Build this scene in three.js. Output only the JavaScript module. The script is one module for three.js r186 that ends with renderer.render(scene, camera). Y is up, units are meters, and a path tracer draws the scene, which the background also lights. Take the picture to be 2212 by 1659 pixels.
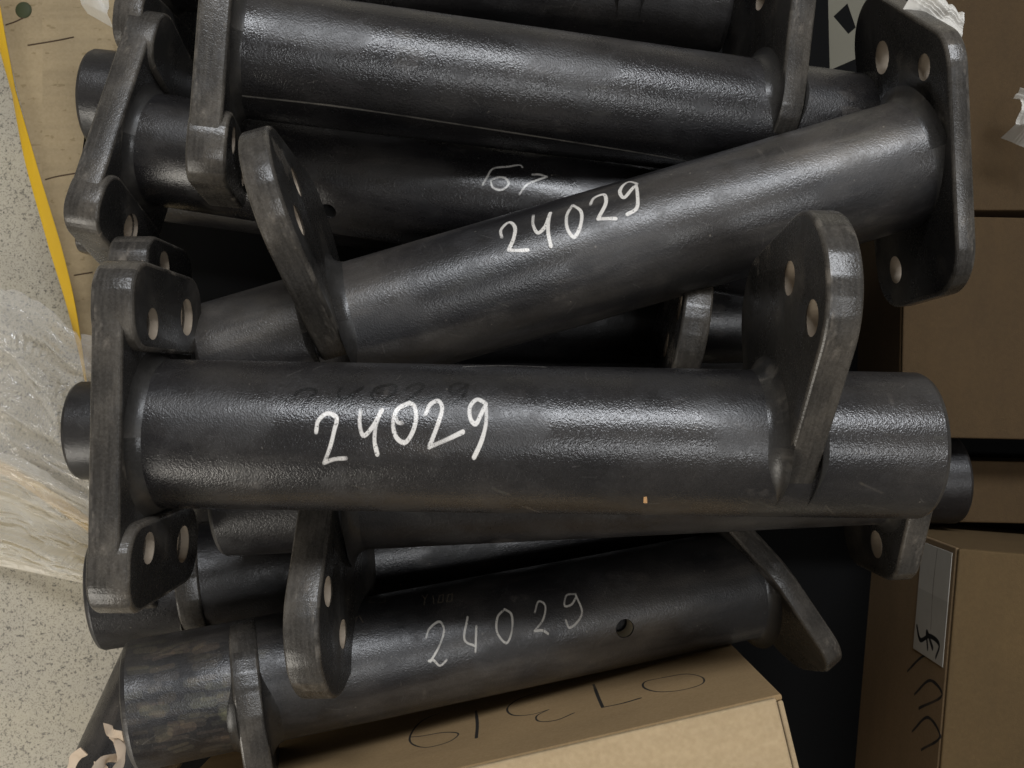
import * as THREE from 'three';
import { RoundedBoxGeometry } from 'three/addons/geometries/RoundedBoxGeometry.js';
import { mergeGeometries, toCreasedNormals } from 'three/addons/utils/BufferGeometryUtils.js';
import { RectAreaLightUniformsLib } from 'three/addons/lights/RectAreaLightUniformsLib.js';
import { Brush, Evaluator, SUBTRACTION } from 'three-bvh-csg';

// ---------------------------------------------------------------- camera, light, exposure
const scene = new THREE.Scene();
const CAM_H = 1.0;                                   // metres above the floor, looking straight down
const camera = new THREE.PerspectiveCamera(45, 4 / 3, 0.02, 40);
camera.position.set(0, CAM_H, 0); camera.up.set(0, 0, -1); camera.lookAt(0, 0, 0);
camera.updateMatrixWorld();
scene.add(camera);
camera.focus = 0.62; camera.userData.fStop = 26;
const renderer = new THREE.WebGLRenderer({ antialias: true });
renderer.toneMapping = THREE.LinearToneMapping; renderer.toneMappingExposure = 0.94;
renderer.shadowMap.enabled = true;
scene.background = new THREE.Color().setRGB(0.17, 0.158, 0.142);   // dim light of the store room
RectAreaLightUniformsLib.init();
const LAMPS = [   // name, position, aim, length, width, intensity, colour, label
  ['ceiling_lamp', [0.35, 2.4, -1.65], [0.15, 0.3, -0.1], 2.0, 0.4, 19, [0.92, 0.95, 1.0], 'white ceiling lamp towards the far side of the pile'],
  ['ceiling_lamp', [0.75, 2.6, 0.32], [0.75, 0, 0.32], 1.1, 0.22, 12, [0.95, 0.97, 1.0], 'white ceiling lamp straight above the pile'],
  ['window', [-1.35, 1.25, 1.45], [-0.05, 0.2, 0.1], 1.2, 1.0, 3.8, [1.0, 0.94, 0.84], 'bright window on the near left side of the store room'],
];

// ---------------------------------------------------------------- helpers
const F = 829.5 / Math.tan(Math.PI / 8);             // focal length in units of a 2212 x 1659 picture
const P = (px, py, d) => new THREE.Vector3((px - 1106) * d / F, CAM_H - d, (py - 829.5) * d / F);
let seed = 7;
const rnd = () => { seed = (seed * 1664525 + 1013904223) >>> 0; return seed / 4294967296; };
const R = (a, b) => a + (b - a) * rnd();
const taken = {};
function numbered(n) { const k = taken[n] = (taken[n] ?? -1) + 1; return k ? `${n}_${String(k).padStart(3, '0')}` : n; }
function tag(o, label, category, group, kind) {
  if (label) o.userData.label = label; if (category) o.userData.category = category;
  if (group) o.userData.group = group; if (kind) o.userData.kind = kind; return o;
}
function thing(name, label, category, group) { const g = new THREE.Group(); g.name = numbered(name); scene.add(g); return tag(g, label, category, group); }
function part(name, geo, mat, parent) {
  const m = new THREE.Mesh(geo, mat); m.name = parent === scene ? numbered(name) : name;
  m.castShadow = m.receiveShadow = true; parent.add(m); return m;
}
// tileable fractal noise, 512 x 512, values about 0..1
const TN = 512;
function makeNoise(base, oct, s) {
  seed = s; const out = new Float32Array(TN * TN); let amp = 1, tot = 0;
  for (let o = 0, n = base; o < oct; o++, n *= 2, amp *= 0.55) {
    const g = new Float32Array(n * n).map(rnd); tot += amp;
    for (let y = 0; y < TN; y++) {
      const fy = y / TN * n, y0 = fy | 0, ty = fy - y0, sy = ty * ty * (3 - 2 * ty), r0 = (y0 % n) * n, r1 = ((y0 + 1) % n) * n;
      for (let x = 0; x < TN; x++) {
        const fx = x / TN * n, x0 = fx | 0, tx = fx - x0, sx = tx * tx * (3 - 2 * tx), x1 = (x0 + 1) % n;
        const a = g[r0 + x0] + (g[r0 + x1] - g[r0 + x0]) * sx, b = g[r1 + x0] + (g[r1 + x1] - g[r1 + x0]) * sx;
        out[y * TN + x] += amp * (a + (b - a) * sy);
      }
    }
  }
  for (let i = 0; i < out.length; i++) out[i] /= tot;
  return out;
}
const nA = makeNoise(5, 6, 11), nB = makeNoise(8, 5, 23), nFine = makeNoise(64, 3, 31), nGrain = makeNoise(128, 2, 41);
const nz = (f, x, y) => f[(((y | 0) % TN + TN) % TN) * TN + (((x | 0) % TN + TN) % TN)];
const sst = (a, b, v) => { const t = Math.min(1, Math.max(0, (v - a) / (b - a))); return t * t * (3 - 2 * t); };
function dataTex(w, h, fn, srgb, repeat) {
  const d = new Uint8Array(w * h * 4);
  for (let y = 0; y < h; y++) for (let x = 0; x < w; x++) {
    const c = fn(x, y), i = (y * w + x) * 4;
    if (typeof c === 'number') d[i] = d[i + 1] = d[i + 2] = Math.max(0, Math.min(255, c * 255)); else for (let k = 0; k < 3; k++) d[i + k] = Math.max(0, Math.min(255, c[k]));
    d[i + 3] = 255;
  }
  const t = new THREE.DataTexture(d, w, h, THREE.RGBAFormat); t.magFilter = THREE.LinearFilter; t.minFilter = THREE.LinearMipmapLinearFilter; t.generateMipmaps = true;
  t.wrapS = t.wrapT = THREE.RepeatWrapping; if (srgb) t.colorSpace = THREE.SRGBColorSpace; if (repeat) t.repeat.set(...repeat); t.needsUpdate = true; return t;
}
function canvasTex(w, h, paintPixels, draw) {
  const c = document.createElement('canvas'); c.width = w; c.height = h; const g = c.getContext('2d');
  const im = g.createImageData(w, h);
  for (let y = 0; y < h; y++) for (let x = 0; x < w; x++) { const p = paintPixels(x, y), i = (y * w + x) * 4; im.data[i] = p[0]; im.data[i + 1] = p[1]; im.data[i + 2] = p[2]; im.data[i + 3] = 255; }
  g.putImageData(im, 0, 0);
  if (draw) draw(g, w, h);
  const t = new THREE.CanvasTexture(c); t.colorSpace = THREE.SRGBColorSpace; t.magFilter = THREE.LinearFilter; return t;
}
const withRepeat = (t, a, b) => { const c = t.clone(); c.repeat.set(a, b); c.needsUpdate = true; return c; };

// ---------------------------------------------------------------- shared textures and materials
const peel = dataTex(512, 512, (x, y) => 0.6 * nGrain[y * TN + x] + 0.4 * nFine[y * TN + x]);
const roughTile = dataTex(512, 512, (x, y) => { const v = 0.27 + 0.2 * sst(0.4, 0.68, nA[y * TN + x]) + 0.1 * (nGrain[y * TN + x] - 0.5); return [0, v * 255, 0]; });
const blackTile = dataTex(1024, 1024, (x, y) => {   // worn black paint for plates: 0.25 m
  const d = sst(0.46, 0.72, nz(nA, x / 2, y / 2)) * 0.7 + 0.25 * nz(nB, x, y), sc = sst(0.69, 0.77, nz(nB, x * 0.5 + 90, y * 0.5)) * 0.7, g = (nz(nGrain, x, y) - 0.5) * 10;
  return [40 + 44 * d + 56 * sc + g, 39 + 40 * d + 52 * sc + g, 38 + 34 * d + 46 * sc + g];
}, true, [4, 4]);
const edgeTile = dataTex(1024, 1024, (x, y) => {    // scuffed cut edges of the plates, chipped to bare metal here and there
  const d = sst(0.3, 0.75, nz(nA, x * 0.9, y * 0.9 + 70)), sc = sst(0.56, 0.8, nz(nB, x * 0.9, y * 1.3)), ch = 0.8 * sst(0.7, 0.76, nz(nB, x * 3.1 + 60, y * 2.3)) * sst(0.45, 0.6, nz(nA, x, y + 200)), g = (nz(nGrain, x, y) - 0.5) * 20;
  const st = nz(nFine, x * 0.12, y * 1.4) - 0.5; return [60 + 26 * d + 44 * sc + 66 * ch + 26 * st + g, 57 + 24 * d + 41 * sc + 60 * ch + 25 * st + g, 53 + 21 * d + 37 * sc + 52 * ch + 23 * st + g];
}, true, [4, 4]);
const M = {
  plate: new THREE.MeshStandardMaterial({ map: blackTile, roughnessMap: withRepeat(roughTile, 5, 5), bumpMap: withRepeat(peel, 16, 16), bumpScale: 0.00012 }),
  edge: new THREE.MeshStandardMaterial({ map: edgeTile, roughnessMap: withRepeat(roughTile, 6, 6), bumpMap: withRepeat(peel, 12, 12), bumpScale: 0.00015 }),
  weld: new THREE.MeshStandardMaterial({ color: new THREE.Color().setRGB(0.035, 0.034, 0.032), roughness: 0.55 }),
  bore: new THREE.MeshStandardMaterial({ color: new THREE.Color().setRGB(0.42, 0.35, 0.27), roughness: 0.55, metalness: 0.25, side: THREE.DoubleSide }),
  steel: new THREE.MeshStandardMaterial({ color: new THREE.Color().setRGB(0.62, 0.56, 0.42), roughness: 0.3, metalness: 0.3, side: THREE.DoubleSide }),  // liner colour lightened to stand in for a glint in the hole
};
const paintMaps = {};
function paintTexture(key, o) {   // black paint along a tube: dust streaks, scuffs, marks drawn on the surface
  if (paintMaps[key]) return paintMaps[key];
  const { dust = 0.5, seedAt = 1, draw, w = 2048, h = 1024 } = o, k = 2048 / w, ox = seedAt * 131, oy = seedAt * 71;
  return paintMaps[key] = canvasTex(w, h, (x, y) => {
    x *= k; y *= k;
    const streak = nz(nB, x * 0.09 + ox, y * 0.8 + oy), cloud = nz(nA, x * 0.3 + oy, y * 0.35 + ox), g = (nz(nGrain, x * 0.7, y * 0.7) - 0.5) * 9;
    const d = dust * (0.55 * sst(0.35, 0.72, cloud) + 0.45 * sst(0.4, 0.68, streak)), sc = sst(0.735, 0.8, nz(nB, x * 0.4 + oy, y * 0.55 + ox)) * 0.5;
    return [30 + 56 * d + 46 * sc + g, 29 + 52 * d + 43 * sc + g, 30 + 45 * d + 38 * sc + g];
  }, (gx) => {
    seed = 500 + seedAt; gx.lineCap = 'round';
    for (let i = 0; i < 80 * (0.4 + dust); i++) {          // thin scratches and specks
      const x = R(0, w), y = R(h * 0.2, h * 0.8), a = R(-0.9, 0.9) + (rnd() < 0.4 ? 1.5 : 0), l = R(4, 46) / k;
      gx.strokeStyle = `rgba(150,146,136,${R(0.06, 0.3)})`; gx.lineWidth = R(0.8, 2.6) / k; gx.beginPath(); gx.moveTo(x, y); gx.quadraticCurveTo(x + Math.cos(a) * l * 0.5 + R(-4, 4), y + Math.sin(a) * l * 0.5, x + Math.cos(a) * l, y + Math.sin(a) * l); gx.stroke();
    }
    for (let i = 0; i < 26 * (0.3 + dust); i++) {         // wide rubbed smears
      const x = R(0, w), y = R(h * 0.25, h * 0.75), l = R(20, 150) / k, a = R(-0.35, 0.35); gx.strokeStyle = rnd() < 0.7 ? `rgba(128,122,110,${R(0.03, 0.1)})` : `rgba(10,10,12,${R(0.08, 0.25)})`; gx.lineWidth = R(6, 30) / k; gx.beginPath(); gx.moveTo(x, y); gx.lineTo(x + l * Math.cos(a), y + l * Math.sin(a)); gx.stroke();
    }
    for (let i = 0; i < 110 * dust; i++) { gx.fillStyle = `rgba(165,156,140,${R(0.1, 0.5)})`; gx.beginPath(); gx.arc(R(0, w), R(h * 0.2, h * 0.8), R(0.8, 3) / k, 0, 7); gx.fill(); }
    if (draw) draw(gx, w, h);
  });
}

// ---------------------------------------------------------------- shaft parts
function convexHull(p) {
  p = p.slice().sort((a, b) => a[0] - b[0] || a[1] - b[1]); const cr = (o, a, b) => (a[0] - o[0]) * (b[1] - o[1]) - (a[1] - o[1]) * (b[0] - o[0]);
  const half = (q) => { const s = []; for (const c of q) { while (s.length > 1 && cr(s[s.length - 2], s[s.length - 1], c) <= 0) s.pop(); s.push(c); } s.pop(); return s; };
  return [...half(p), ...half(p.reverse())];
}
const circlePts = (z, y, r, n = 64) => Array.from({ length: n }, (_, i) => [z + r * Math.cos(i / n * 2 * Math.PI), y + r * Math.sin(i / n * 2 * Math.PI)]);
// outline and holes in (z, y) of the shaft, extruded along x from x0 to x0 + t
function plateGeo(outline, holes, x0, t) {
  const s = new THREE.Shape(outline.map(([z, y]) => new THREE.Vector2(-z, y)));
  for (const [z, y, r] of holes) { const h = new THREE.Path(); h.absarc(-z, y, r, 0, Math.PI * 2, true); s.holes.push(h); }
  const b = 0.0028;
  const g = new THREE.ExtrudeGeometry(s, { depth: t - 2 * b, bevelEnabled: true, bevelSize: b, bevelThickness: b, bevelOffset: -b, bevelSegments: 4, curveSegments: 28 });
  g.translate(0, 0, b); g.rotateY(Math.PI / 2); g.translate(x0, 0, 0); return toCreasedNormals(g, 0.3);
}
function flangeOutline(half, yLo, yHi, rc, waist) {
  const pts = [], arc = (cz, cy, a0) => { for (let i = 0; i <= 10; i++) { const a = (a0 + i * 9) * Math.PI / 180; pts.push([cz + rc * Math.cos(a), cy + rc * Math.sin(a)]); } };
  arc(half - rc, yHi - rc, 0);
  if (waist) for (let i = 0; i <= 14; i++) { const u = 1 - i / 7, z = u * half * 0.56; pts.push([z, yHi - waist * sst(0, 0.25, 1 - Math.abs(u))]); }
  arc(-half + rc, yHi - rc, 90); arc(-half + rc, yLo + rc, 180); arc(half - rc, yLo + rc, 270);
  return pts;
}
function boreGeo(z, y, r, x0, t) { const g = new THREE.CylinderGeometry(r - 0.0003, r - 0.0003, t * 0.93, 28, 1, true); g.rotateZ(Math.PI / 2); g.translate(x0 + t / 2, y, z); return g; }
// cast fillet that runs from a plate face at x0 out onto the tube, towards dir; thinner away from the angle 'toward' if given
function filletGeo(x0, dir, r, rf, toward, sd) {
  const pos = [], uv = [], idx = [], n = 120, m = 8;
  for (let i = 0; i <= n; i++) {
    const a = i / n * 2 * Math.PI, f = toward === undefined ? 1 : 0.02 + sst(-0.35, 0.5, Math.cos(a - toward)), q = rf * f * (0.86 + 0.28 * nz(nB, i * 4.3 + sd * 50, sd * 31));
    for (let k = 0; k <= m; k++) { const ph = k / m * Math.PI / 2, x = x0 + dir * (q - q * Math.cos(ph) - 0.0004), rr = r - 0.0003 + q - q * Math.sin(ph); pos.push(x, rr * Math.cos(a), rr * Math.sin(a)); uv.push(x, a * r); }
  }
  for (let i = 0; i < n; i++) for (let k = 0; k < m; k++) { const a = i * (m + 1) + k, b = a + m + 1; dir > 0 ? idx.push(a, b, a + 1, b, b + 1, a + 1) : idx.push(a, a + 1, b, b, a + 1, b + 1); }
  const g = new THREE.BufferGeometry(); g.setAttribute('position', new THREE.Float32BufferAttribute(pos, 3)); g.setAttribute('uv', new THREE.Float32BufferAttribute(uv, 2)); g.setIndex(idx); g.computeVertexNormals(); return g;
}
const SEG = 112;
function tubeGeo(L, r, nx = 64) {
  const pos = [], uv = [], nor = [], idx = [], e = 0.004, Lo = L - e;
  for (let i = 0; i <= nx; i++) for (let j = 0; j <= SEG; j++) { const u = i / nx, v = j / SEG, a = (v - 0.5) * 2 * Math.PI; pos.push(u * Lo, r * Math.cos(a), r * Math.sin(a)); nor.push(0, Math.cos(a), Math.sin(a)); uv.push(u * Lo / L, v); }
  for (let i = 0; i < nx; i++) for (let j = 0; j < SEG; j++) { const a = i * (SEG + 1) + j, b = a + SEG + 1; idx.push(a, a + 1, b, b, a + 1, b + 1); }
  const outer = new THREE.BufferGeometry(); outer.setAttribute('position', new THREE.Float32BufferAttribute(pos, 3)); outer.setAttribute('normal', new THREE.Float32BufferAttribute(nor, 3)); outer.setAttribute('uv', new THREE.Float32BufferAttribute(uv, 2)); outer.setIndex(idx);
  const prof = [[r, Lo], [r - 0.0012, Lo + 0.0026], [r - 0.004, L], [0.031, L], [0.029, L - 0.002], [0.029, L - 0.07], [0.0, L - 0.07]].map(([a, b]) => new THREE.Vector2(a, b));
  const end = new THREE.LatheGeometry(prof, SEG); end.rotateZ(-Math.PI / 2); end.rotateX(Math.PI);
  const start = new THREE.CircleGeometry(r, SEG); start.rotateY(-Math.PI / 2);
  const ue = end.attributes.uv; for (let i = 0; i < ue.count; i++) ue.setXY(i, 0.985 + ue.getY(i) * 0.01, ue.getX(i));
  return mergeGeometries([outer.toNonIndexed(), end.toNonIndexed(), start.toNonIndexed()]);
}
const camLocal = new THREE.Vector3(), tmp = new THREE.Vector3();
function onTube(g, L, r, px, py) {  // where the line of sight through a picture point meets the tube: [along, round] in 0..1
  g.updateMatrixWorld(true); const inv = g.matrixWorld.clone().invert();
  const o = camera.position.clone().applyMatrix4(inv), d = P(px, py, 1).applyMatrix4(inv).sub(o);
  const a = d.y * d.y + d.z * d.z, b = o.y * d.y + o.z * d.z, c = o.y * o.y + o.z * o.z - r * r, q = Math.max(0, b * b - a * c), t = (-b - Math.sqrt(q)) / a;
  return [(o.x + t * d.x) / L, Math.atan2(o.z + t * d.z, o.y + t * d.y) / (2 * Math.PI) + 0.5];
}
const shafts = [], axes = [];
function shaft(o) {
  const g = thing('steel_shaft', o.label, 'steel shaft', 'black steel shafts in the pile');
  const a = P(...o.flange), b = P(...o.stub), L = a.distanceTo(b), X = b.clone().sub(a).normalize();
  const Y = new THREE.Vector3(0, 1, 0).addScaledVector(X, -X.y).normalize(), Z = X.clone().cross(Y);
  g.position.copy(a); g.quaternion.setFromRotationMatrix(new THREE.Matrix4().makeBasis(X, Y, Z)); g.updateMatrixWorld(true);
  const r = o.r ?? 0.0445, sgn = Math.sign(Z.z), id = shafts.length; shafts.push(g); axes.push([a, b, o.label]);
  // tube
  let geo = tubeGeo(L, r);
  const holes = (o.tubeHoles ?? []).map(([px, py, hr]) => { const [u, v] = onTube(g, L, r, px, py), an = (v - 0.5) * 2 * Math.PI; return [u * L, an, hr]; });
  for (const [x, an, hr] of holes) {
    const cut = new THREE.CylinderGeometry(hr, hr, 0.03, 32); cut.translate(0, r - 0.003, 0); cut.rotateX(an); cut.translate(x, 0, 0);
    const ev = new Evaluator(); ev.attributes = ['position', 'normal', 'uv']; ev.useGroups = false;
    const A = new Brush(geo), B = new Brush(cut.toNonIndexed()); A.updateMatrixWorld(); B.updateMatrixWorld(); geo = ev.evaluate(A, B, SUBTRACTION).geometry;
  }
  const map = paintTexture(o.key ?? 'plain', { dust: o.dust, seedAt: o.key ? id + 1 : 3, draw: o.marks && ((gx, w, h) => o.marks({
    gx, w, h, k: w / 2048,
    line(pts, width, style, smooth = true) {
      const q = pts.map(([px, py]) => { const [u, v] = onTube(g, L, r, px, py); return [u * w, (1 - v) * h]; });
      gx.strokeStyle = style; gx.lineCap = gx.lineJoin = 'round';
      if (smooth) { penCurve(gx, q, width); if (width > 6) for (let i = 0; i < q.length * 9; i++) { const a = q[Math.floor(rnd() * q.length)]; gx.fillStyle = `rgba(34,33,32,${R(0.15, 0.6)})`; gx.beginPath(); gx.ellipse(a[0] + R(-14, 14), a[1] + R(-14, 14), R(0.5, 2.4), R(0.5, 1.6), R(0, 3), 0, 7); gx.fill(); } } else { gx.lineWidth = width; gx.beginPath(); gx.moveTo(...q[0]); for (const p of q.slice(1)) gx.lineTo(...p); gx.stroke(); }
      return q;
    },
  })) });
  const mat = new THREE.MeshPhysicalMaterial({ map, ior: 1.62, roughness: o.rough ?? 1.15, roughnessMap: withRepeat(roughTile, 3, 1.7), bumpMap: withRepeat(peel, 6, 3.4), bumpScale: o.peel ?? 0.00021 });
  part('tube', geo, mat, g);
  for (const [x, an, hr] of holes) { const l = new THREE.CylinderGeometry(hr - 0.0004, hr - 0.0004, 0.012, 32, 1, true); l.translate(0, r - 0.0075, 0); l.rotateX(an); l.translate(x, 0, 0); part('threaded_hole', l, o.glintHole ? M.steel : M.weld, g); }
  // flange with two ears
  if (o.flangePlate !== false) {
    const fo = { half: 0.098, lo: -0.062, hi: 0.056, t: 0.017, rc: 0.02, roll: 0, pad: 0.006, ...o.fp };
    const fg = new THREE.Group(); fg.name = 'flange'; fg.rotation.set(fo.roll, fo.yaw ?? 0, 0); g.add(fg);
    const hs = fo.holes ?? [[fo.half - 0.034, 0.027, 0.0115], [fo.half - 0.026, -0.032, 0.014], [-fo.half + 0.034, 0.027, 0.0115], [-fo.half + 0.026, -0.032, 0.014]];
    const plate = part('plate', plateGeo(fo.circles ? convexHull(fo.circles.flatMap((c) => circlePts(...c))) : flangeOutline(fo.half, fo.lo, fo.hi, fo.rc, fo.waist ?? 0), hs, -fo.t, fo.t), [M.plate, M.edge], fg);
    if (fo.pad) for (const s of [-1, 1]) {
      const hz = hs.filter((h) => Math.sign(h[0]) === s).map(([z, y, rr]) => [z, y, rr + 0.0004]);
      const z1 = s * (fo.half + 0.0006), z0 = s * (fo.half - 0.05), A = Math.min(z0, z1), B = Math.max(z0, z1), mid = (A + B) / 2;
      const ol = flangeOutline((B - A) / 2, fo.lo - 0.0006, fo.hi + 0.0006, 0.021, 0).map(([z, y]) => [z + mid, y]);
      part('ear', plateGeo(ol, hz, -fo.t - 0.0006, fo.t + fo.pad + 0.0006), [M.plate, M.edge], fg);
    }
    for (const [z, y, rr] of hs) part('bore', boreGeo(z, y, rr, -fo.t, fo.t + fo.pad), M.bore, fg);
    part('fillet', filletGeo(0, 1, r, fo.rf ?? 0.0095, undefined, id), M.plate, g);
  }
  // lobed bracket set in from the free end
  if (o.lobe) {
    const lo = { at: 0.371, side: -1, t: 0.019, base: 0.0455, off: 0.011, roll: 0, h1: [0.095, 0.046], h2: [0.07, 0.084], c: [[0.082, 0.058, 0.048], [0.076, -0.012, 0.042]], ...o.lobe }, s = lo.side * sgn;
    const h1 = [s * lo.h1[0], lo.h1[1]], h2 = [s * lo.h2[0], lo.h2[1]];
    const ol = convexHull([...circlePts(s * lo.off, lo.off * 0.6, lo.base, 90), ...lo.c.flatMap(([z, y, q]) => circlePts(s * z, y, q, 90))]);
    const lg = new THREE.Group(); lg.name = 'bracket'; lg.rotation.set(lo.roll * s, lo.yaw ?? 0, lo.tilt ?? 0); lg.position.x = lo.at; g.add(lg);
    const hs = [[...h1, 0.0125], [...h2, 0.0125]];
    part('plate', plateGeo(ol, hs, 0, lo.t), [M.plate, M.edge], lg);
    for (const [z, y, rr] of hs) part('bore', boreGeo(z, y, rr, 0, lo.t), M.bore, lg);
    const tw = Math.atan2(s * lo.h1[0], lo.h1[1] + 0.02); part('fillet', filletGeo(lo.at, -1, r, 0.012, tw, id + 9), M.plate, g); part('fillet', filletGeo(lo.at + lo.t, 1, r, 0.009, tw, id + 19), M.plate, g);
  }
  return g;
}

// ---------------------------------------------------------------- handwriting, traced as pen strokes
const digitsA = [
  [[683, 933], [687, 910], [707, 893], [727, 903], [722, 930], [713, 966], [700, 1000]], [[700, 1000], [722, 992], [747, 990]],
  [[779, 886], [777, 916], [785, 941], [804, 923], [825, 886]], [[822, 890], [812, 920], [809, 953], [815, 981]],
  [[884, 870], [857, 886], [849, 916], [857, 946], [874, 956], [890, 936], [899, 903], [894, 876], [884, 870]], [[855, 900], [859, 912], [869, 914]],
  [[919, 895], [930, 873], [947, 866], [955, 880], [947, 913], [927, 966]], [[927, 966], [964, 950], [1000, 933]],
  [[1048, 870], [1030, 863], [1015, 880], [1017, 906], [1027, 916], [1040, 893], [1050, 873]], [[1050, 873], [1050, 913], [1040, 953], [1024, 988]],
];
const digitsB = [
  [[1084, 513], [1082, 497], [1100, 480], [1112, 490], [1110, 513], [1099, 540]], [[1099, 540], [1120, 541], [1140, 540]],
  [[1152, 465], [1152, 487], [1162, 503], [1177, 490], [1189, 460]], [[1187, 465], [1184, 500], [1190, 532]],
  [[1237, 443], [1224, 467], [1227, 497], [1240, 512], [1254, 487], [1255, 457], [1237, 443]],
  [[1275, 442], [1284, 427], [1304, 420], [1309, 437], [1292, 473]], [[1292, 473], [1312, 472], [1330, 472]],
  [[1377, 397], [1357, 393], [1339, 413], [1347, 427], [1370, 403]], [[1374, 398], [1377, 420], [1375, 450], [1355, 463]],
];
const lettersD = [
  [[1129, 362], [1124, 357], [1097, 360], [1064, 365], [1052, 383], [1042, 400]], [[1060, 390], [1075, 383], [1093, 386], [1099, 397], [1084, 410], [1064, 404], [1060, 390]],
  [[1150, 377], [1165, 377], [1181, 382]], [[1181, 382], [1150, 393], [1137, 400], [1122, 420]],
];
const digitsE = [
  [[920, 1379], [927, 1359], [950, 1343], [959, 1359], [950, 1393], [930, 1429]], [[926, 1428], [936, 1426], [950, 1438], [965, 1426]],
  [[1010, 1333], [1004, 1383], [1027, 1396]], [[1029, 1353], [1028, 1380], [1027, 1409]],
  [[1090, 1316], [1075, 1333], [1074, 1366], [1094, 1389], [1105, 1366], [1104, 1326], [1090, 1316]],
  [[1155, 1323], [1164, 1299], [1177, 1306], [1174, 1336], [1155, 1363]], [[1155, 1363], [1172, 1362], [1184, 1369]],
  [[1244, 1283], [1224, 1286], [1220, 1309], [1234, 1306], [1245, 1289]], [[1244, 1286], [1257, 1326], [1230, 1356], [1222, 1339]],
];
function pen(m, strokes, width, style) { for (const s of strokes) m.line(s, width, style); }

// ---------------------------------------------------------------- the pile (nearest first)
shaft({ key: 'front', label: 'topmost black shaft across the middle, bold white 24029, four-hole flange on its left', flange: [340, 936, 0.556], stub: [1984, 962, 0.566], dust: 0.55, rough: 0.95,
  lobe: { at: 0.365, side: -1 },
  marks(m) {
    pen(m, digitsA.map((s) => s.map(([x, y]) => [x - 48 + (y - 930) * -0.15, 856 + (y - 930) * 0.42])), 9, 'rgba(8,8,9,0.75)');
    pen(m, digitsA, 10.5, 'rgb(226,222,216)');
    seed = 77; for (let i = 0; i < 9; i++) { const x = R(760, 1900), y = R(1040, 1095); m.line([[x, y], [x + R(15, 60), y + R(6, 24)]], R(3, 9), `rgba(112,104,92,${R(0.06, 0.18)})`); }
    seed = 55; for (let i = 0; i < 60; i++) { const t = i / 59, q = [[300, 848], [277, 880], [268, 930], [264, 990], [276, 1042], [312, 1076]], k = Math.min(4, Math.floor(t * 5)), f = t * 5 - k, x = q[k][0] + (q[k + 1][0] - q[k][0]) * f + 14 + R(-3, 3), y = q[k][1] + (q[k + 1][1] - q[k][1]) * f + R(-4, 4); m.line([[x, y], [x + R(-3, 6), y + R(-8, 8)]], R(3, 7), `rgba(150,146,140,${R(0.08, 0.4)})`, false); }
    m.line([[1000, 792], [1105, 790], [1180, 793]], 5, 'rgba(150,146,138,0.55)');
  } });
shaft({ key: 'slanting', label: 'black shaft slanting up to the right, white 24029, lobed two-hole bracket at its left', flange: [1968, 352, 0.652], stub: [466, 792, 0.645], dust: 1.25, rough: 1.2,
  lobe: { at: 0.41, side: -1, h1: [0.094, 0.05], h2: [0.062, 0.084], c: [[0.076, 0.072, 0.048], [0.076, -0.012, 0.042]] }, fp: { yaw: -0.17, circles: [[0, 0, 0.056], [0.05, 0.036, 0.03], [0.1, -0.04, 0.034], [-0.06, 0.014, 0.036], [-0.068, -0.05, 0.03]], pad: 0, t: 0.0135, holes: [[0.056, 0.034, 0.0115], [0.084, -0.026, 0.0145], [-0.07, -0.045, 0.013]] },
  marks(m) { pen(m, digitsB, 9.5, 'rgb(218,213,205)'); m.line([[1658, 293], [1664, 284]], 7, 'rgba(200,196,180,0.8)'); } });
shaft({ key: 'upper', label: 'black unmarked shaft near the top with wide glossy highlight, sloping down to the right', flange: [520, 114, 0.655], stub: [1980, 305, 0.74], dust: 0.55, rough: 0.92, lobe: { at: 0.383, side: -1, h1: [0.095, 0.0], h2: [0.125, 0.03], c: [[0.105, 0.012, 0.048], [0.095, -0.04, 0.04]] }, peel: 0.0003,
  fp: { half: 0.102, pad: 0.004, t: 0.021 },
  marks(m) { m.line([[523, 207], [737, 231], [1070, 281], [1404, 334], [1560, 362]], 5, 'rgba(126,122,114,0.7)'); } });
shaft({ key: 'marked', label: 'black half-hidden shaft with two white hand-written signs and a small round hole', flange: [326, 322, 0.752], stub: [1640, 525, 0.74], dust: 0.6, rough: 0.95,
  fp: { roll: -0.3, t: 0.022, pad: 0.004, holes: [[0.072, 0.0, 0.0145]] }, lobe: { at: 0.43, side: 1, t: 0.02 }, tubeHoles: [[708, 457, 0.0066]],
  marks(m) { pen(m, lettersD, 6.5, 'rgba(205,202,196,0.9)'); } });
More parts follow.
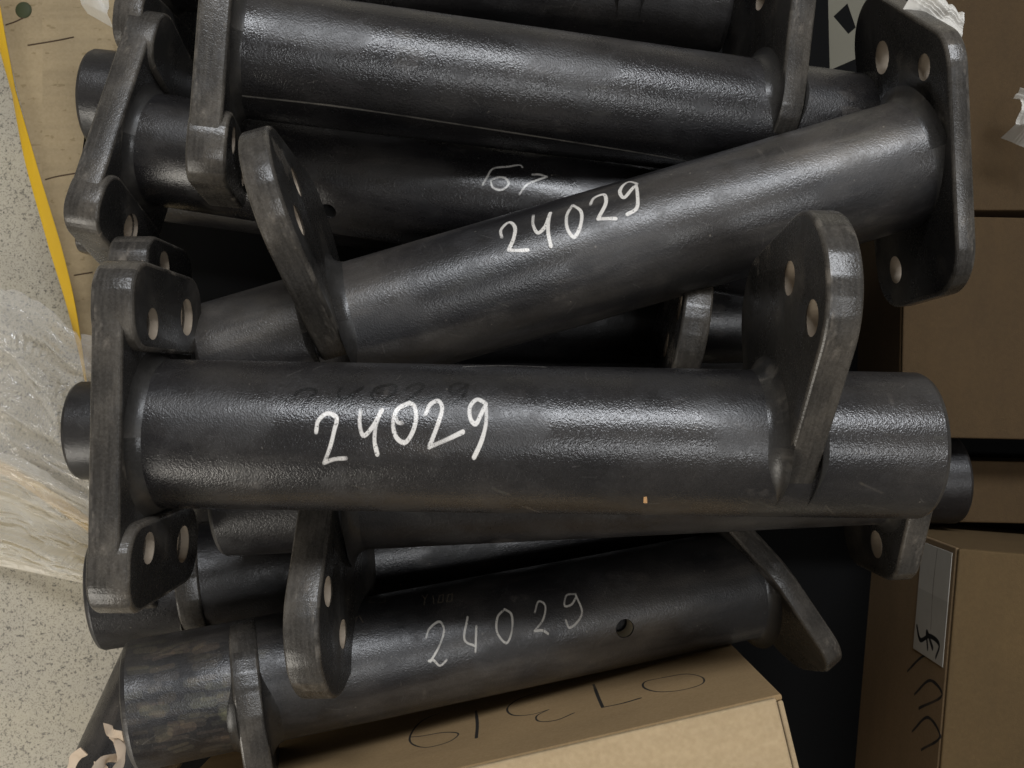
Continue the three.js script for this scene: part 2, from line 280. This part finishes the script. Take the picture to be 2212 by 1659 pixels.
shaft({ key: 'lower', label: 'lowest black shaft with thin grey 24029 and a threaded hole, leaning against the carton', fp: { yaw: 0.48, pad: 0, circles: [[0, 0, 0.057], [-0.066, -0.012, 0.03], [-0.05, 0.022, 0.036], [0.06, 0, 0.03]], holes: [[-0.06, -0.03, 0.011]] }, flange: [1614, 1258, 0.765], stub: [284, 1524, 0.650], dust: 0.95, rough: 1.3, glintHole: true,
  lobe: { at: 0.388, side: 1, h1: [0.11, 0.0], h2: [0.085, -0.045], base: 0.049, off: 0.004, c: [[0.1, -0.012, 0.045], [0.08, -0.04, 0.04]] }, tubeHoles: [[1350, 1358, 0.0072]],
  marks(m) {
    seed = 91; for (let i = 0; i < 150; i++) { const x = R(262, 520), y = R(1385, 1640); m.line([[x, y], [x + R(15, 60), y - R(2, 14)]], R(6, 26), rnd() < 0.72 ? `rgba(${128 + R(-12, 12)},${116 + R(-10, 10)},90,${R(0.1, 0.26)})` : `rgba(14,14,18,${R(0.05, 0.2)})`, false); }
    pen(m, digitsE, 6.5, 'rgba(190,186,178,0.92)');
    for (const s of [[[768, 1296], [778, 1290], [782, 1300], [771, 1304]], [[795, 1292], [806, 1288], [798, 1302], [810, 1300]], [[820, 1292], [832, 1288], [832, 1300], [820, 1302]], [[912, 1286], [918, 1294], [916, 1306]], [[924, 1284], [918, 1294]], [[935, 1286], [937, 1304]], [[948, 1286], [958, 1284], [956, 1300], [946, 1302], [950, 1286]], [[966, 1286], [977, 1282], [976, 1298], [965, 1300], [968, 1286]], [[762, 1336], [772, 1332], [766, 1346]], [[776, 1330], [784, 1344]]]) m.line(s, 4, 'rgba(110,98,82,0.55)', false);
  } });
shaft({ key: 'under', label: 'black shaft right under the middle one, its lobed bracket hanging at lower left', flange: [1900, 1000, 0.682], stub: [483, 1066, 0.667], dust: 0.55, lobe: { at: 0.386, tilt: -0.1, side: 1, h1: [0.094, 0.044], h2: [0.058, 0.076], c: [[0.082, 0.052, 0.05], [0.07, -0.02, 0.045]], t: 0.023 }, fp: { circles: [[0, 0, 0.055], [-0.06, 0, 0.026], [-0.06, -0.05, 0.026]], pad: 0, holes: [[-0.062, -0.012, 0.013]] } });
shaft({ key: 'lowleft', label: 'black shaft with bare round end at lower left, under the middle flange', flange: [1500, 1090, 0.84], stub: [210, 1283, 0.742], dust: 0.5, lobe: { at: 0.425, side: 1, base: 0.0462, off: 0, h1: [0.03, -0.05], h2: [-0.02, -0.06], c: [[0.0, -0.05, 0.04]] } });
shaft({ key: 'top', label: 'black shaft cut off by the top edge, its bright round end near top right', flange: [372, -100, 0.78], stub: [1572, -8, 0.76], dust: 0.6, fp: { holes: [] }, lobe: { at: 0.375, side: -1 } });
shaft({ label: 'unlit black shaft in the dark gap below the slanting shaft', flange: [1760, 690, 0.85], stub: [640, 700, 0.83], flangePlate: false });
shaft({ label: 'black shaft deep under the middle one, long holed ear tips showing at left', flange: [354, 908, 0.748], stub: [1750, 900, 0.765], dust: 0.5, fp: { half: 0.142, holes: [[0.115, 0.02, 0.014], [-0.122, 0.02, 0.014]], t: 0.022, pad: 0.008, lo: -0.05 } });
shaft({ label: 'black shaft whose plain rounded end sticks out left of the middle flange', flange: [1370, 900, 0.87], stub: [172, 930, 0.842], flangePlate: false });
shaft({ label: 'black shaft at upper left, plain round end sticking out over the wooden board', flange: [1400, 330, 0.88], stub: [204, 214, 0.86], flangePlate: false });
shaft({ label: 'black shaft deep at the left, only small flange corners showing over the board', flange: [248, 366, 0.925], stub: [1380, 520, 0.925], fp: { half: 0.088, lo: -0.04, hi: 0.03, rc: 0.016, pad: 0 } });
shaft({ label: 'black shaft at the bottom of the pile, rounded end peeping out at middle right', flange: [1000, 1050, 0.93], stub: [2060, 1034, 0.93], flangePlate: false });
shaft({ label: 'dusty black shaft lying crosswise at the bottom left corner beside torn paper', flange: [560, 1000, 0.93], stub: [212, 1790, 0.80], flangePlate: false, key: 'corner', dust: 1, rough: 1.1 });

// ---------------------------------------------------------------- floor, board, cartons and scraps
const terrazzo = dataTex(1024, 1024, (x, y) => {    // 0.3 m of fine grey chippings in light cement
  const chip = sst(0.6, 0.76, nz(nGrain, x, y)), chip2 = sst(0.68, 0.78, nz(nGrain, x * 0.5 + 200, y * 0.5 + 40)), warm = nz(nA, x / 2, y / 2), g = (nz(nGrain, x + 33, y) - 0.5) * 16;
  const k = 1 - 0.2 * chip - 0.3 * chip2;
  return [(166 + 14 * warm) * k + g, (160 + 12 * warm) * k + g, (147 + 4 * warm) * k + g];
}, true, [1 / 0.3, 1 / 0.3]);
{
  const g = new THREE.PlaneGeometry(6, 6); g.rotateX(-Math.PI / 2); const uv = g.attributes.uv; for (let i = 0; i < uv.count; i++) uv.setXY(i, uv.getX(i) * 6, uv.getY(i) * 6);
  tag(part('floor', g, new THREE.MeshStandardMaterial({ map: terrazzo, roughness: 0.55 }), scene), 'light speckled terrazzo floor under the pile', null, null, 'structure');
}
const kraft = dataTex(512, 512, (x, y) => { const c = nz(nA, x, y), fib = nz(nB, x * 0.35, y * 2.2), g = (nGrain[y * TN + x] - 0.5) * 14; const k = 0.9 + 0.1 * c + 0.1 * (fib - 0.5); return [190 * k + g, 166 * k + g, 129 * k + g]; }, true, [3, 3]);
const kraftPlain = { map: kraft, roughness: 0.85, bumpMap: withRepeat(peel, 10, 10), bumpScale: 0.0002 };
M.kraft = new THREE.MeshStandardMaterial(kraftPlain);
M.kraftShaded = new THREE.MeshStandardMaterial({ ...kraftPlain, color: new THREE.Color().setRGB(0.15, 0.115, 0.062) });  // same cardboard, darkened: shade on the right-edge cartons put into the colour
M.kraftEdge = new THREE.MeshStandardMaterial({ ...kraftPlain, color: new THREE.Color(0.8, 0.75, 0.68) });
function panel(w, h, t = 0.004) { const g = new RoundedBoxGeometry(w, h, t, 2, 0.0015); const p = g.attributes.position, uv = g.attributes.uv; for (let i = 0; i < uv.count; i++) uv.setXY(i, p.getX(i), p.getY(i)); return g; }
// a pen stroke through points, its width and ink wandering a little
function penCurve(gx, q, w) {
  const c = new THREE.CatmullRomCurve3(q.map(([x, y]) => new THREE.Vector3(x, y, 0))), n = Math.ceil(c.getLength() / (w * 0.45)); let p = c.getPoint(0);
  for (let i = 1; i <= n; i++) { const r = c.getPoint(i / n), k = nz(nB, i * 3, w * 31 + q.length * 17); gx.globalAlpha = 0.45 + 0.55 * sst(0.25, 0.6, k); gx.lineWidth = w * (0.75 + 0.5 * k); gx.beginPath(); gx.moveTo(p.x, p.y); gx.lineTo(r.x, r.y); gx.stroke(); p = r; }
  gx.globalAlpha = 1;
}
// a carton from its top corner, directions along its top edge and down
function carton(label, corner, along, W, D, H, lean, mats, opts = {}) {
  const g = thing('carton', label, 'carton', 'brown cartons beside the pile');
  const X = along.clone().normalize(), up = new THREE.Vector3(lean[0], 1, lean[1]).normalize(), Z = X.clone().cross(up).normalize(), U = Z.clone().cross(X);
  g.quaternion.setFromRotationMatrix(new THREE.Matrix4().makeBasis(X, U, Z)); g.position.copy(corner).addScaledVector(U, -H); g.updateMatrixWorld(true);
  const t = 0.004, side = mats.side ?? M.kraft, top = mats.top ?? M.kraft;
  const add = (n, geo, m, x, y, z, rx = 0, ry = 0) => { const q = part(n, geo, m, g); q.position.set(x, y, z); q.rotation.set(rx, ry, 0); return q; };
  // X runs along the near edge, Z away from the pile; corner = (0, H, 0)
  add('back_panel', panel(W, H - t, t), side, W / 2, (H - t) / 2, t / 2 + 0.0002);
  add('front_panel', panel(W, H - t, t), side, W / 2, (H - t) / 2, D - t / 2);
  add('left_panel', panel(D - 2 * t - 0.001, H - t, t), mats.left ?? side, t / 2, (H - t) / 2, D / 2, 0, -Math.PI / 2);
  add('right_panel', panel(D - 2 * t - 0.001, H - t, t), mats.right ?? side, W - t / 2, (H - t) / 2, D / 2, 0, Math.PI / 2);
  const gap = opts.gap ?? 0.0015;
  for (const s of [0, 1]) add('top_flap', panel(W - (opts.short ?? 0), D / 2 - gap, t), top, W / 2 - (opts.short ?? 0) / 2 * (opts.shortSide ?? 1), H - t / 2 + 0.0006, s ? D * 0.75 : D * 0.25, -Math.PI / 2);
  if (opts.tape) add('tape', panel(W * 0.98, 0.05, 0.0006), M.tape, W / 2, H + 0.0012, D / 2, -Math.PI / 2);
  return g;
}
M.tape = new THREE.MeshPhysicalMaterial({ color: new THREE.Color(0.75, 0.62, 0.42), roughness: 0.25, transmission: 0.5, thickness: 0 });
// the carton at the bottom: far side carries an upside-down pen number
{
  const T = P(1692, 1502, 0.60), Lc = P(1037, 1652, 0.60), W = 0.44, H = 0.40;
  const dir = T.clone().sub(Lc).normalize(), start = T.clone().addScaledVector(dir, -W);
  const g = carton('pale carton at the bottom of the picture, upside-down pen number on its far side', start, dir, W, 0.34, H, [0.02, -0.065], {}, { short: 0.005 });
  const bk = g.children.find((c) => c.name === 'back_panel'); bk.updateMatrixWorld(true);
  const inv = bk.matrixWorld.clone().invert(), hit = (px, py) => { const o = camera.position.clone().applyMatrix4(inv), d = P(px, py, 1).applyMatrix4(inv).sub(o), t = (-0.002 - o.z) / d.z; return [(o.x + d.x * t) / W + 0.5, (o.y + d.y * t) / H + 0.5]; };
  const marks = [[[950, 1540], [915, 1555], [886, 1590], [892, 1608], [925, 1614], [970, 1602], [990, 1585], [960, 1582], [910, 1590], [888, 1592]], [[1028, 1535], [1031, 1565], [1029, 1594]],
    [[1165, 1495], [1120, 1510], [1096, 1530], [1110, 1545], [1150, 1543], [1185, 1533]], [[1185, 1533], [1160, 1546], [1165, 1558], [1200, 1556], [1240, 1540]],
    [[1282, 1478], [1292, 1505], [1302, 1528]], [[1302, 1528], [1345, 1519], [1383, 1508]], [[1430, 1464], [1395, 1472], [1390, 1484], [1420, 1494], [1470, 1491], [1515, 1478], [1518, 1464], [1480, 1456], [1430, 1464]]];
  const tw = 2048, th = 2048, map = canvasTex(tw, th, (x, y) => { const c = nz(nA, x * 0.4, y * 0.4), g2 = (nz(nGrain, x * 0.6, y * 0.6) - 0.5) * 14, k = 0.88 + 0.1 * c + 0.08 * nz(nB, x * 0.15, y); return [166 * k + g2, 138 * k + g2, 98 * k + g2]; }, (gx) => {
    gx.lineCap = gx.lineJoin = 'round'; gx.strokeStyle = 'rgba(38,34,30,0.85)';
    for (const s of marks) penCurve(gx, s.map(([a, b]) => hit(a, b)).map(([u, v]) => [u * tw, (1 - v) * th]), s.length === 3 ? 11 : 7);
  });
  const uv = bk.geometry.attributes.uv, p = bk.geometry.attributes.position; for (let i = 0; i < uv.count; i++) uv.setXY(i, p.getX(i) / W + 0.5, p.getY(i) / H + 0.5);
  bk.material = new THREE.MeshStandardMaterial({ map, roughness: 0.85 });
}
// cartons along the right edge
const EZ = new THREE.Vector3(0.06, 0, -1), sideBy = (px, py, d) => P(px, py, d);
{
  // lower right: X of the carton runs towards the top of the picture so that its far panel faces the pile
  const a = P(2070, 1185, 0.80), dir = new THREE.Vector3(0.085, 0, -1).normalize();
  const W = 0.36, H = 0.2, D = 0.34, start = a.clone().addScaledVector(dir, -W);
  // make the carton so that its "back" panel (local z = 0) faces -x
  M.kraftHalfShaded = new THREE.MeshStandardMaterial({ ...kraftPlain, color: new THREE.Color().setRGB(0.23, 0.19, 0.115) });  // kraft with the dimmer light at lower right mixed into its colour
  const g = carton('brown carton at lower right with a white sticker and black pen scrawl on its side', start, dir, W, D, H, [0, 0], { top: M.kraftHalfShaded, side: M.kraftHalfShaded });
  const bk = g.children.find((c) => c.name === 'back_panel'); bk.updateMatrixWorld(true);
  const tw = 1024, th = 1024, inv = bk.matrixWorld.clone().invert(), hit = (px, py) => { const o = camera.position.clone().applyMatrix4(inv), d = P(px, py, 1).applyMatrix4(inv).sub(o), t = (-0.002 - o.z) / d.z; return [o.x + d.x * t, o.y + d.y * t]; };
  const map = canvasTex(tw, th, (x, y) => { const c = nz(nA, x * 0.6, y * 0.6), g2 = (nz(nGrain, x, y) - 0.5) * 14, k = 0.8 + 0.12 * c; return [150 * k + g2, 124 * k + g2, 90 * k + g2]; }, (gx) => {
    gx.strokeStyle = 'rgba(20,18,18,0.9)'; gx.lineCap = 'round'; gx.lineWidth = 9;
    for (const s of [[[1960, 1450], [1990, 1420], [2030, 1400]], [[1975, 1500], [2010, 1470], [2035, 1500], [1985, 1530]], [[1970, 1580], [2005, 1550], [2030, 1590], [1990, 1620]]]) { penCurve(gx, s.map(([p, q]) => hit(p, q)).map(([u, v]) => [(u / W + 0.5) * tw, (0.5 - v / H) * th]), 8); }
  });
  const uv = bk.geometry.attributes.uv, p = bk.geometry.attributes.position; for (let i = 0; i < uv.count; i++) uv.setXY(i, p.getX(i) / W + 0.5, p.getY(i) / H + 0.5);
  bk.material = new THREE.MeshStandardMaterial({ map, roughness: 0.85 });
  // white sticker with a dark printed foot
  const [u0, v0] = hit(2060, 1195), [u1, v1] = hit(1974, 1400);
  const lt = canvasTex(256, 256, (x, y) => { const c = 168 + 22 * nz(nA, x, y) + (x < 110 ? 14 : 0); return [c, c - 5, c - 16]; }, (gx) => { gx.strokeStyle = 'rgb(24,23,24)'; gx.lineWidth = 9; gx.lineCap = 'round'; penCurve(gx, [[244, 60], [214, 40], [205, 120], [226, 200], [200, 236]], 10); penCurve(gx, [[236, 130], [200, 150], [228, 90]], 12); gx.strokeStyle = 'rgba(120,112,100,0.5)'; penCurve(gx, [[4, 120], [90, 128], [190, 118]], 5); });
  const lab = part('sticker', panel(Math.abs(u1 - u0), Math.abs(v1 - v0) * 0.98, 0.0006), new THREE.MeshStandardMaterial({ map: lt, roughness: 0.6 }), g);
  const lu = lab.geometry.attributes.uv, lp = lab.geometry.attributes.position; for (let i = 0; i < lu.count; i++) lu.setXY(i, lp.getX(i) / Math.abs(u1 - u0) + 0.5, lp.getY(i) / Math.abs(v1 - v0) + 0.5);
  lab.position.set(W / 2 + (u0 + u1) / 2, (H - 0.004) / 2 + (v0 + v1) / 2, -0.0006); lab.rotation.y = Math.PI;
}
{
  const dir = new THREE.Vector3(0.02, 0, -1).normalize();
  carton('plain brown carton at the middle of the right edge, its top in half shade', P(1944, 944, 0.87), dir, 0.208, 0.34, 0.125, [0, 0], { top: M.kraftShaded, side: M.kraftShaded });
  carton('low brown carton squeezed between two others at the right edge, film over its top', P(2062, 1128, 0.93), dir, 0.062, 0.26, 0.066, [0, 0], { top: M.kraftShaded, side: M.kraftShaded });
  carton('dark brown carton in the upper right corner behind the slanting flange', P(2010, 455, 0.93), new THREE.Vector3(0.0, 0, -1), 0.3, 0.34, 0.066, [0, 0], { top: M.kraftShaded, side: M.kraftShaded });
}
// plywood board under the pile
{
  const s = new THREE.Shape(), d = 0.985, pts = [P(-8, -40, d), P(4, 60, d), P(182, 790, d), P(330, 1400, d), P(1250, 1420, d), P(1300, -260, d), P(-10, -260, d)];
  pts.forEach((p, i) => (i ? s.lineTo(p.x, -p.z) : s.moveTo(p.x, -p.z)));
  const g = new THREE.ExtrudeGeometry(s, { depth: 0.011, bevelEnabled: true, bevelSize: 0.001, bevelThickness: 0.001, bevelSegments: 2 }); g.rotateX(-Math.PI / 2); g.translate(0, 0.001, 0);
  const wood = dataTex(1024, 1024, (x, y) => {   // 0.5 m, grain along x
    const gr = nz(nB, x * 0.05, y * 0.9), gr2 = nz(nFine, x * 0.03, y * 0.8 + 50), blot = nz(nA, x * 0.5, y * 0.5), g2 = (nz(nGrain, x, y) - 0.5) * 12; const k = 0.86 + 0.16 * gr + 0.08 * gr2 + 0.1 * (blot - 0.5);
    const speck = sst(0.74, 0.8, nz(nFine, x * 0.35 + 9, y * 0.8)) * 18;
    return [156 * k + g2 - speck, 139 * k + g2 - speck, 108 * k + g2 - speck];
  }, true, [2, 2]);
  const o = tag(part('plywood_board', g, new THREE.MeshStandardMaterial({ map: wood, roughness: 0.75 }), scene), 'pale plywood board under the left end of the pile, beside the yellow strap', 'board');
  const nail = new THREE.SphereGeometry(0.0088, 20, 8, 0, Math.PI * 2, 0, Math.PI / 2); nail.scale(1, 0.3, 1); const np = P(51, 22, 0.987); nail.translate(np.x, np.y, np.z);
  const stain = part('nail_head', nail, new THREE.MeshStandardMaterial({ color: new THREE.Color().setRGB(0.035, 0.045, 0.015), roughness: 0.7 }), o);
  const crack = (pts) => { const c = new THREE.CatmullRomCurve3(pts.map(([a, b]) => P(a, b, 0.9868))); const t = new THREE.TubeGeometry(c, 24, 0.0007, 5); part('crack', t, new THREE.MeshStandardMaterial({ color: new THREE.Color().setRGB(0.06, 0.035, 0.02), roughness: 0.9 }), o); };
  crack([[98, 388], [120, 382], [165, 374]]); crack([[12, 54], [30, 48], [52, 38]]); crack([[160, 595], [200, 588]]); crack([[60, 98], [120, 88], [160, 80]]);
}
{   // added black sheet under the pile, standing in for deep shade in the gaps
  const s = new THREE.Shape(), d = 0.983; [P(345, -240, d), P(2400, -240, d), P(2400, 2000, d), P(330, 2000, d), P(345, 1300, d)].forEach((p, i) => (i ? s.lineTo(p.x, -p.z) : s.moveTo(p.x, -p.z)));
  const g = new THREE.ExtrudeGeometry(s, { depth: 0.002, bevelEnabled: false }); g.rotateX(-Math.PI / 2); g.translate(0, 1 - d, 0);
  tag(part('gap_shade_sheet', g, new THREE.MeshPhysicalMaterial({ color: new THREE.Color().setRGB(0.006, 0.006, 0.006), roughness: 0.95, specularIntensity: 0.2 }), scene), 'black sheet under the right side of the pile, seen only in dark gaps', 'sheet');
}
// a ribbon along points, half-width direction turned by a twist (radians) at each point
function ribbon(pts, width, twist, n = 60, thick = 0.0007) {
  const c = new THREE.CatmullRomCurve3(pts), pos = [], idx = [], uv = [];
  for (let i = 0; i <= n; i++) {
    const t = i / n, p = c.getPoint(t), tan = c.getTangent(t), flat = new THREE.Vector3(0, 1, 0).cross(tan).normalize(), up = tan.clone().cross(flat).normalize();
    const k = t * (twist.length - 1), a = twist[Math.floor(k)] + (twist[Math.min(twist.length - 1, Math.floor(k) + 1)] - twist[Math.floor(k)]) * (k - Math.floor(k));
    const w = flat.clone().multiplyScalar(Math.cos(a)).addScaledVector(up, Math.sin(a)), nn = up.clone().multiplyScalar(Math.cos(a)).addScaledVector(flat, -Math.sin(a));
    for (const [s, q] of [[-1, 1], [-0.4, 1.3], [0.4, 1.3], [1, 1], [1, -1], [-1, -1]]) { const v = p.clone().addScaledVector(w, s * width / 2).addScaledVector(nn, q * thick / 2); pos.push(v.x, v.y, v.z); uv.push(t, s * 0.5 + 0.5); }
  }
  for (let i = 0; i < n; i++) for (let j = 0; j < 6; j++) { const a = i * 6 + j, b = i * 6 + (j + 1) % 6; idx.push(a, a + 6, b, b, a + 6, b + 6); }
  const g = new THREE.BufferGeometry(); g.setAttribute('position', new THREE.Float32BufferAttribute(pos, 3)); g.setAttribute('uv', new THREE.Float32BufferAttribute(uv, 2)); g.setIndex(idx); const q = g.toNonIndexed(); q.computeVertexNormals(); g.computeVertexNormals(); return g;
}
M.yellow = new THREE.MeshPhysicalMaterial({ color: new THREE.Color().setRGB(0.66, 0.40, 0.016), roughness: 0.38, bumpMap: withRepeat(peel, 8, 1), bumpScale: 0.0002 });
tag(part('yellow_strap', ribbon([P(-40, -160, 0.93), P(-6, 40, 0.93), P(30, 200, 0.935), P(66, 350, 0.935), P(118, 530, 0.95), P(151, 650, 0.96), P(176, 770, 0.97), P(198, 900, 0.975)], 0.0122, [0.1, 0.3, 0.85, 0.25, -0.1, 0.4, 0.9, 1.2], 140), M.yellow, scene), 'yellow plastic strap running down the left edge of the board', 'strap');
tag(part('yellow_strap', ribbon([P(-40, 990, 0.99), P(40, 1030, 0.985), P(110, 1075, 0.985), P(200, 1140, 0.99)], 0.013, [0, 0.3, -0.2, 0.1], 40), M.yellow, scene), 'short length of yellow strap lying under the wrinkled clear film', 'strap');
// wrinkled stretch film over the floor
function film(corners, nu, nv, lift, folds, s, uf = 1) {   // corners: [near-left, near-right, far-right, far-left]; folds run along u
  const pos = [], idx = [], uv = [];
  for (let i = 0; i <= nu; i++) for (let j = 0; j <= nv; j++) {
    const u = i / nu, v = j / nv, a = corners[0].clone().lerp(corners[1], u), b = corners[3].clone().lerp(corners[2], u), p = a.lerp(b, v);
    const w = nz(nA, u * 90 + s * 37, v * folds * 20 + 11 * s), r1 = 1 - Math.abs(2 * nz(nB, u * 24 * uf + s * 91, v * folds * 40) - 1), r2 = 1 - Math.abs(2 * nz(nB, u * 60 * uf + 40, v * folds * 80 + s * 50) - 1);
    p.y += lift * (0.3 + 0.45 * w + 1.1 * sst(0.8, 1, r1) + 0.5 * sst(0.78, 1, r2) + 0.12 * nz(nFine, u * 90 * uf, v * folds * 60)) * Math.min(1, 5 * Math.min(v, 1 - v) + 0.1); p.z += 0.01 * (nz(nA, u * 200, s * 60) - 0.5) * 4 * v;
    pos.push(p.x, p.y, p.z); uv.push(u, v);
  }
  for (let i = 0; i < nu; i++) for (let j = 0; j < nv; j++) { const a = i * (nv + 1) + j, b = a + nv + 1; idx.push(a, a + 1, b, b, a + 1, b + 1); }
  const g = new THREE.BufferGeometry(); g.setAttribute('position', new THREE.Float32BufferAttribute(pos, 3)); g.setAttribute('uv', new THREE.Float32BufferAttribute(uv, 2)); g.setIndex(idx); g.computeVertexNormals(); return g;
}
M.film = new THREE.MeshPhysicalMaterial({ color: new THREE.Color(0.96, 0.95, 0.92), roughness: 0.1, transmission: 0.75, thickness: 0, ior: 1.5, side: THREE.DoubleSide });
M.filmWarm = new THREE.MeshPhysicalMaterial({ color: new THREE.Color(0.94, 0.90, 0.80), roughness: 0.3, transmission: 0.6, thickness: 0, ior: 1.5, side: THREE.DoubleSide });
tag(part('stretch_film', film([P(-60, 1000, 0.975), P(230, 1120, 0.965), P(225, 740, 0.965), P(-60, 600, 0.98)], 260, 200, 0.02, 3.2, 1), M.film, scene), 'wrinkled clear stretch film lying on the floor at the left edge', 'film');
tag(part('stretch_film', film([P(-60, 1210, 0.985), P(215, 1265, 0.975), P(225, 1090, 0.97), P(-60, 950, 0.985)], 260, 180, 0.018, 3.6, 2), M.filmWarm, scene), 'yellowish crumpled film bunched below the clear sheet at left', 'film');
// torn white plastic and paper
function crumple(pts, n, amp, s) {  // pts: quad corners
  return film(pts, n, n, amp, 0.35, s, 0.4);
}
M.white = new THREE.MeshPhysicalMaterial({ color: new THREE.Color(0.82, 0.79, 0.72), roughness: 0.5, transmission: 0.25, thickness: 0, side: THREE.DoubleSide });
M.paper = new THREE.MeshStandardMaterial({ color: new THREE.Color().setRGB(0.15, 0.14, 0.105), roughness: 0.85, side: THREE.DoubleSide });
tag(part('plastic_scrap', crumple([P(190, 30, 0.9), P(246, 62, 0.84), P(240, -40, 0.86), P(165, -40, 0.9)], 40, 0.012, 3), M.white, scene), 'torn white plastic scrap at the top left beside the shaft ends', 'plastic scrap');
tag(part('plastic_scrap', crumple([P(1950, 20, 0.64), P(2075, 90, 0.62), P(2060, 20, 0.64), P(1985, -30, 0.65)], 40, 0.008, 7), M.white, scene), 'white plastic shred caught on the top ear of the slanting shaft', 'plastic scrap');
tag(part('plastic_scrap', crumple([P(2158, 300, 0.9), P(2240, 330, 0.88), P(2240, 190, 0.88), P(2180, 200, 0.9)], 40, 0.015, 5), M.white, scene), 'white plastic scrap at the right edge above the cartons', 'plastic scrap');
{
  const s = new THREE.Shape(), q = [[1788, -20], [1882, -20], [1870, 118], [1792, 152]].map(([a, b]) => P(a, b, 0.8)); q.forEach((p, i) => (i ? s.lineTo(p.x, -p.z) : s.moveTo(p.x, -p.z)));
  const h = new THREE.Path(); [[1800, 36], [1830, 8], [1848, 60], [1832, 74]].map(([a, b]) => P(a, b, 0.8)).forEach((p, i) => (i ? h.lineTo(p.x, -p.z) : h.moveTo(p.x, -p.z))); s.holes.push(h);
  const g = new THREE.ExtrudeGeometry(s, { depth: 0.0006, bevelEnabled: false }); g.rotateX(-Math.PI / 2); g.translate(0, 0.2, 0);
  tag(part('paper_tag', g, M.paper, scene), 'grey paper tag with a dark diamond hole at the top right between two brackets', 'paper tag');
}
{
  const g = thing('torn_paper', 'torn strips of pale wrapping paper at the bottom left corner', 'paper');
  const strips = [[[236, 1584], [256, 1600], [262, 1640], [248, 1672]], [[262, 1636], [230, 1640], [208, 1662], [190, 1690]], [[150, 1690], [160, 1640], [182, 1622]], [[226, 1572], [244, 1582], [266, 1590]], [[205, 1655], [232, 1668], [252, 1680]]];
  strips.forEach((s, i) => part('strip', ribbon(s.map(([a, b], k) => P(a, b, 0.72 - 0.01 * k)), 0.008, [0.2, -0.5, 0.4, 0.1], 26, 0.0006), M.paper2 ??= new THREE.MeshStandardMaterial({ color: new THREE.Color().setRGB(0.62, 0.5, 0.38), roughness: 0.85 }), g));
}
{
  const p = P(1394, 1080, 0.527), g = new THREE.TetrahedronGeometry(0.0022); g.scale(0.8, 0.5, 1.4); g.translate(p.x, p.y, p.z);
  tag(part('wood_chip', g, new THREE.MeshStandardMaterial({ color: new THREE.Color().setRGB(0.5, 0.28, 0.12), roughness: 0.8 }), scene), 'tiny orange wood chip lying on the middle shaft', 'wood chip');
}

// ---------------------------------------------------------------- lamps of the store room
LAMPS.forEach(([name, at, aim, len, wid, I, c, label]) => {
  const col = new THREE.Color().setRGB(...c), L = new THREE.RectAreaLight(col, I, len, wid), g = thing(name, label, name === 'window' ? 'window' : 'lamp');
  L.position.set(...at); L.up.set(0, Math.abs(at[0] - aim[0]) > 0.01 ? 1 : 0, Math.abs(at[0] - aim[0]) > 0.01 ? 0 : -1); L.lookAt(...aim); scene.add(L);
  g.position.copy(L.position); g.quaternion.copy(L.quaternion);
  part('frame', new RoundedBoxGeometry(len + 0.06, wid + 0.06, 0.05, 2, 0.008), new THREE.MeshStandardMaterial({ color: 0xdddddd, roughness: 0.5 }), g).position.z = 0.045;
  part('lit_pane', new RoundedBoxGeometry(len, wid, 0.01, 2, 0.003), new THREE.MeshStandardMaterial({ color: 0xffffff, emissive: col, emissiveIntensity: 2 }), g).position.z = 0.012;
});
for (let i = 0; i < axes.length; i++) for (let j = i + 1; j < axes.length; j++) {   // no two shafts may run through each other
  const [p, q] = axes[i], [u, v] = axes[j]; let best = 9;
  for (let s = 0; s <= 40; s++) { const a = p.clone().lerp(q, s / 40), ln = new THREE.Line3(u, v), c = ln.closestPointToPoint(a, true, new THREE.Vector3()); best = Math.min(best, c.distanceTo(a)); }
  if (best < 0.088) console.log('close', best.toFixed(3), axes[i][2].slice(0, 40), '|', axes[j][2].slice(0, 40));
}
renderer.render(scene, camera);
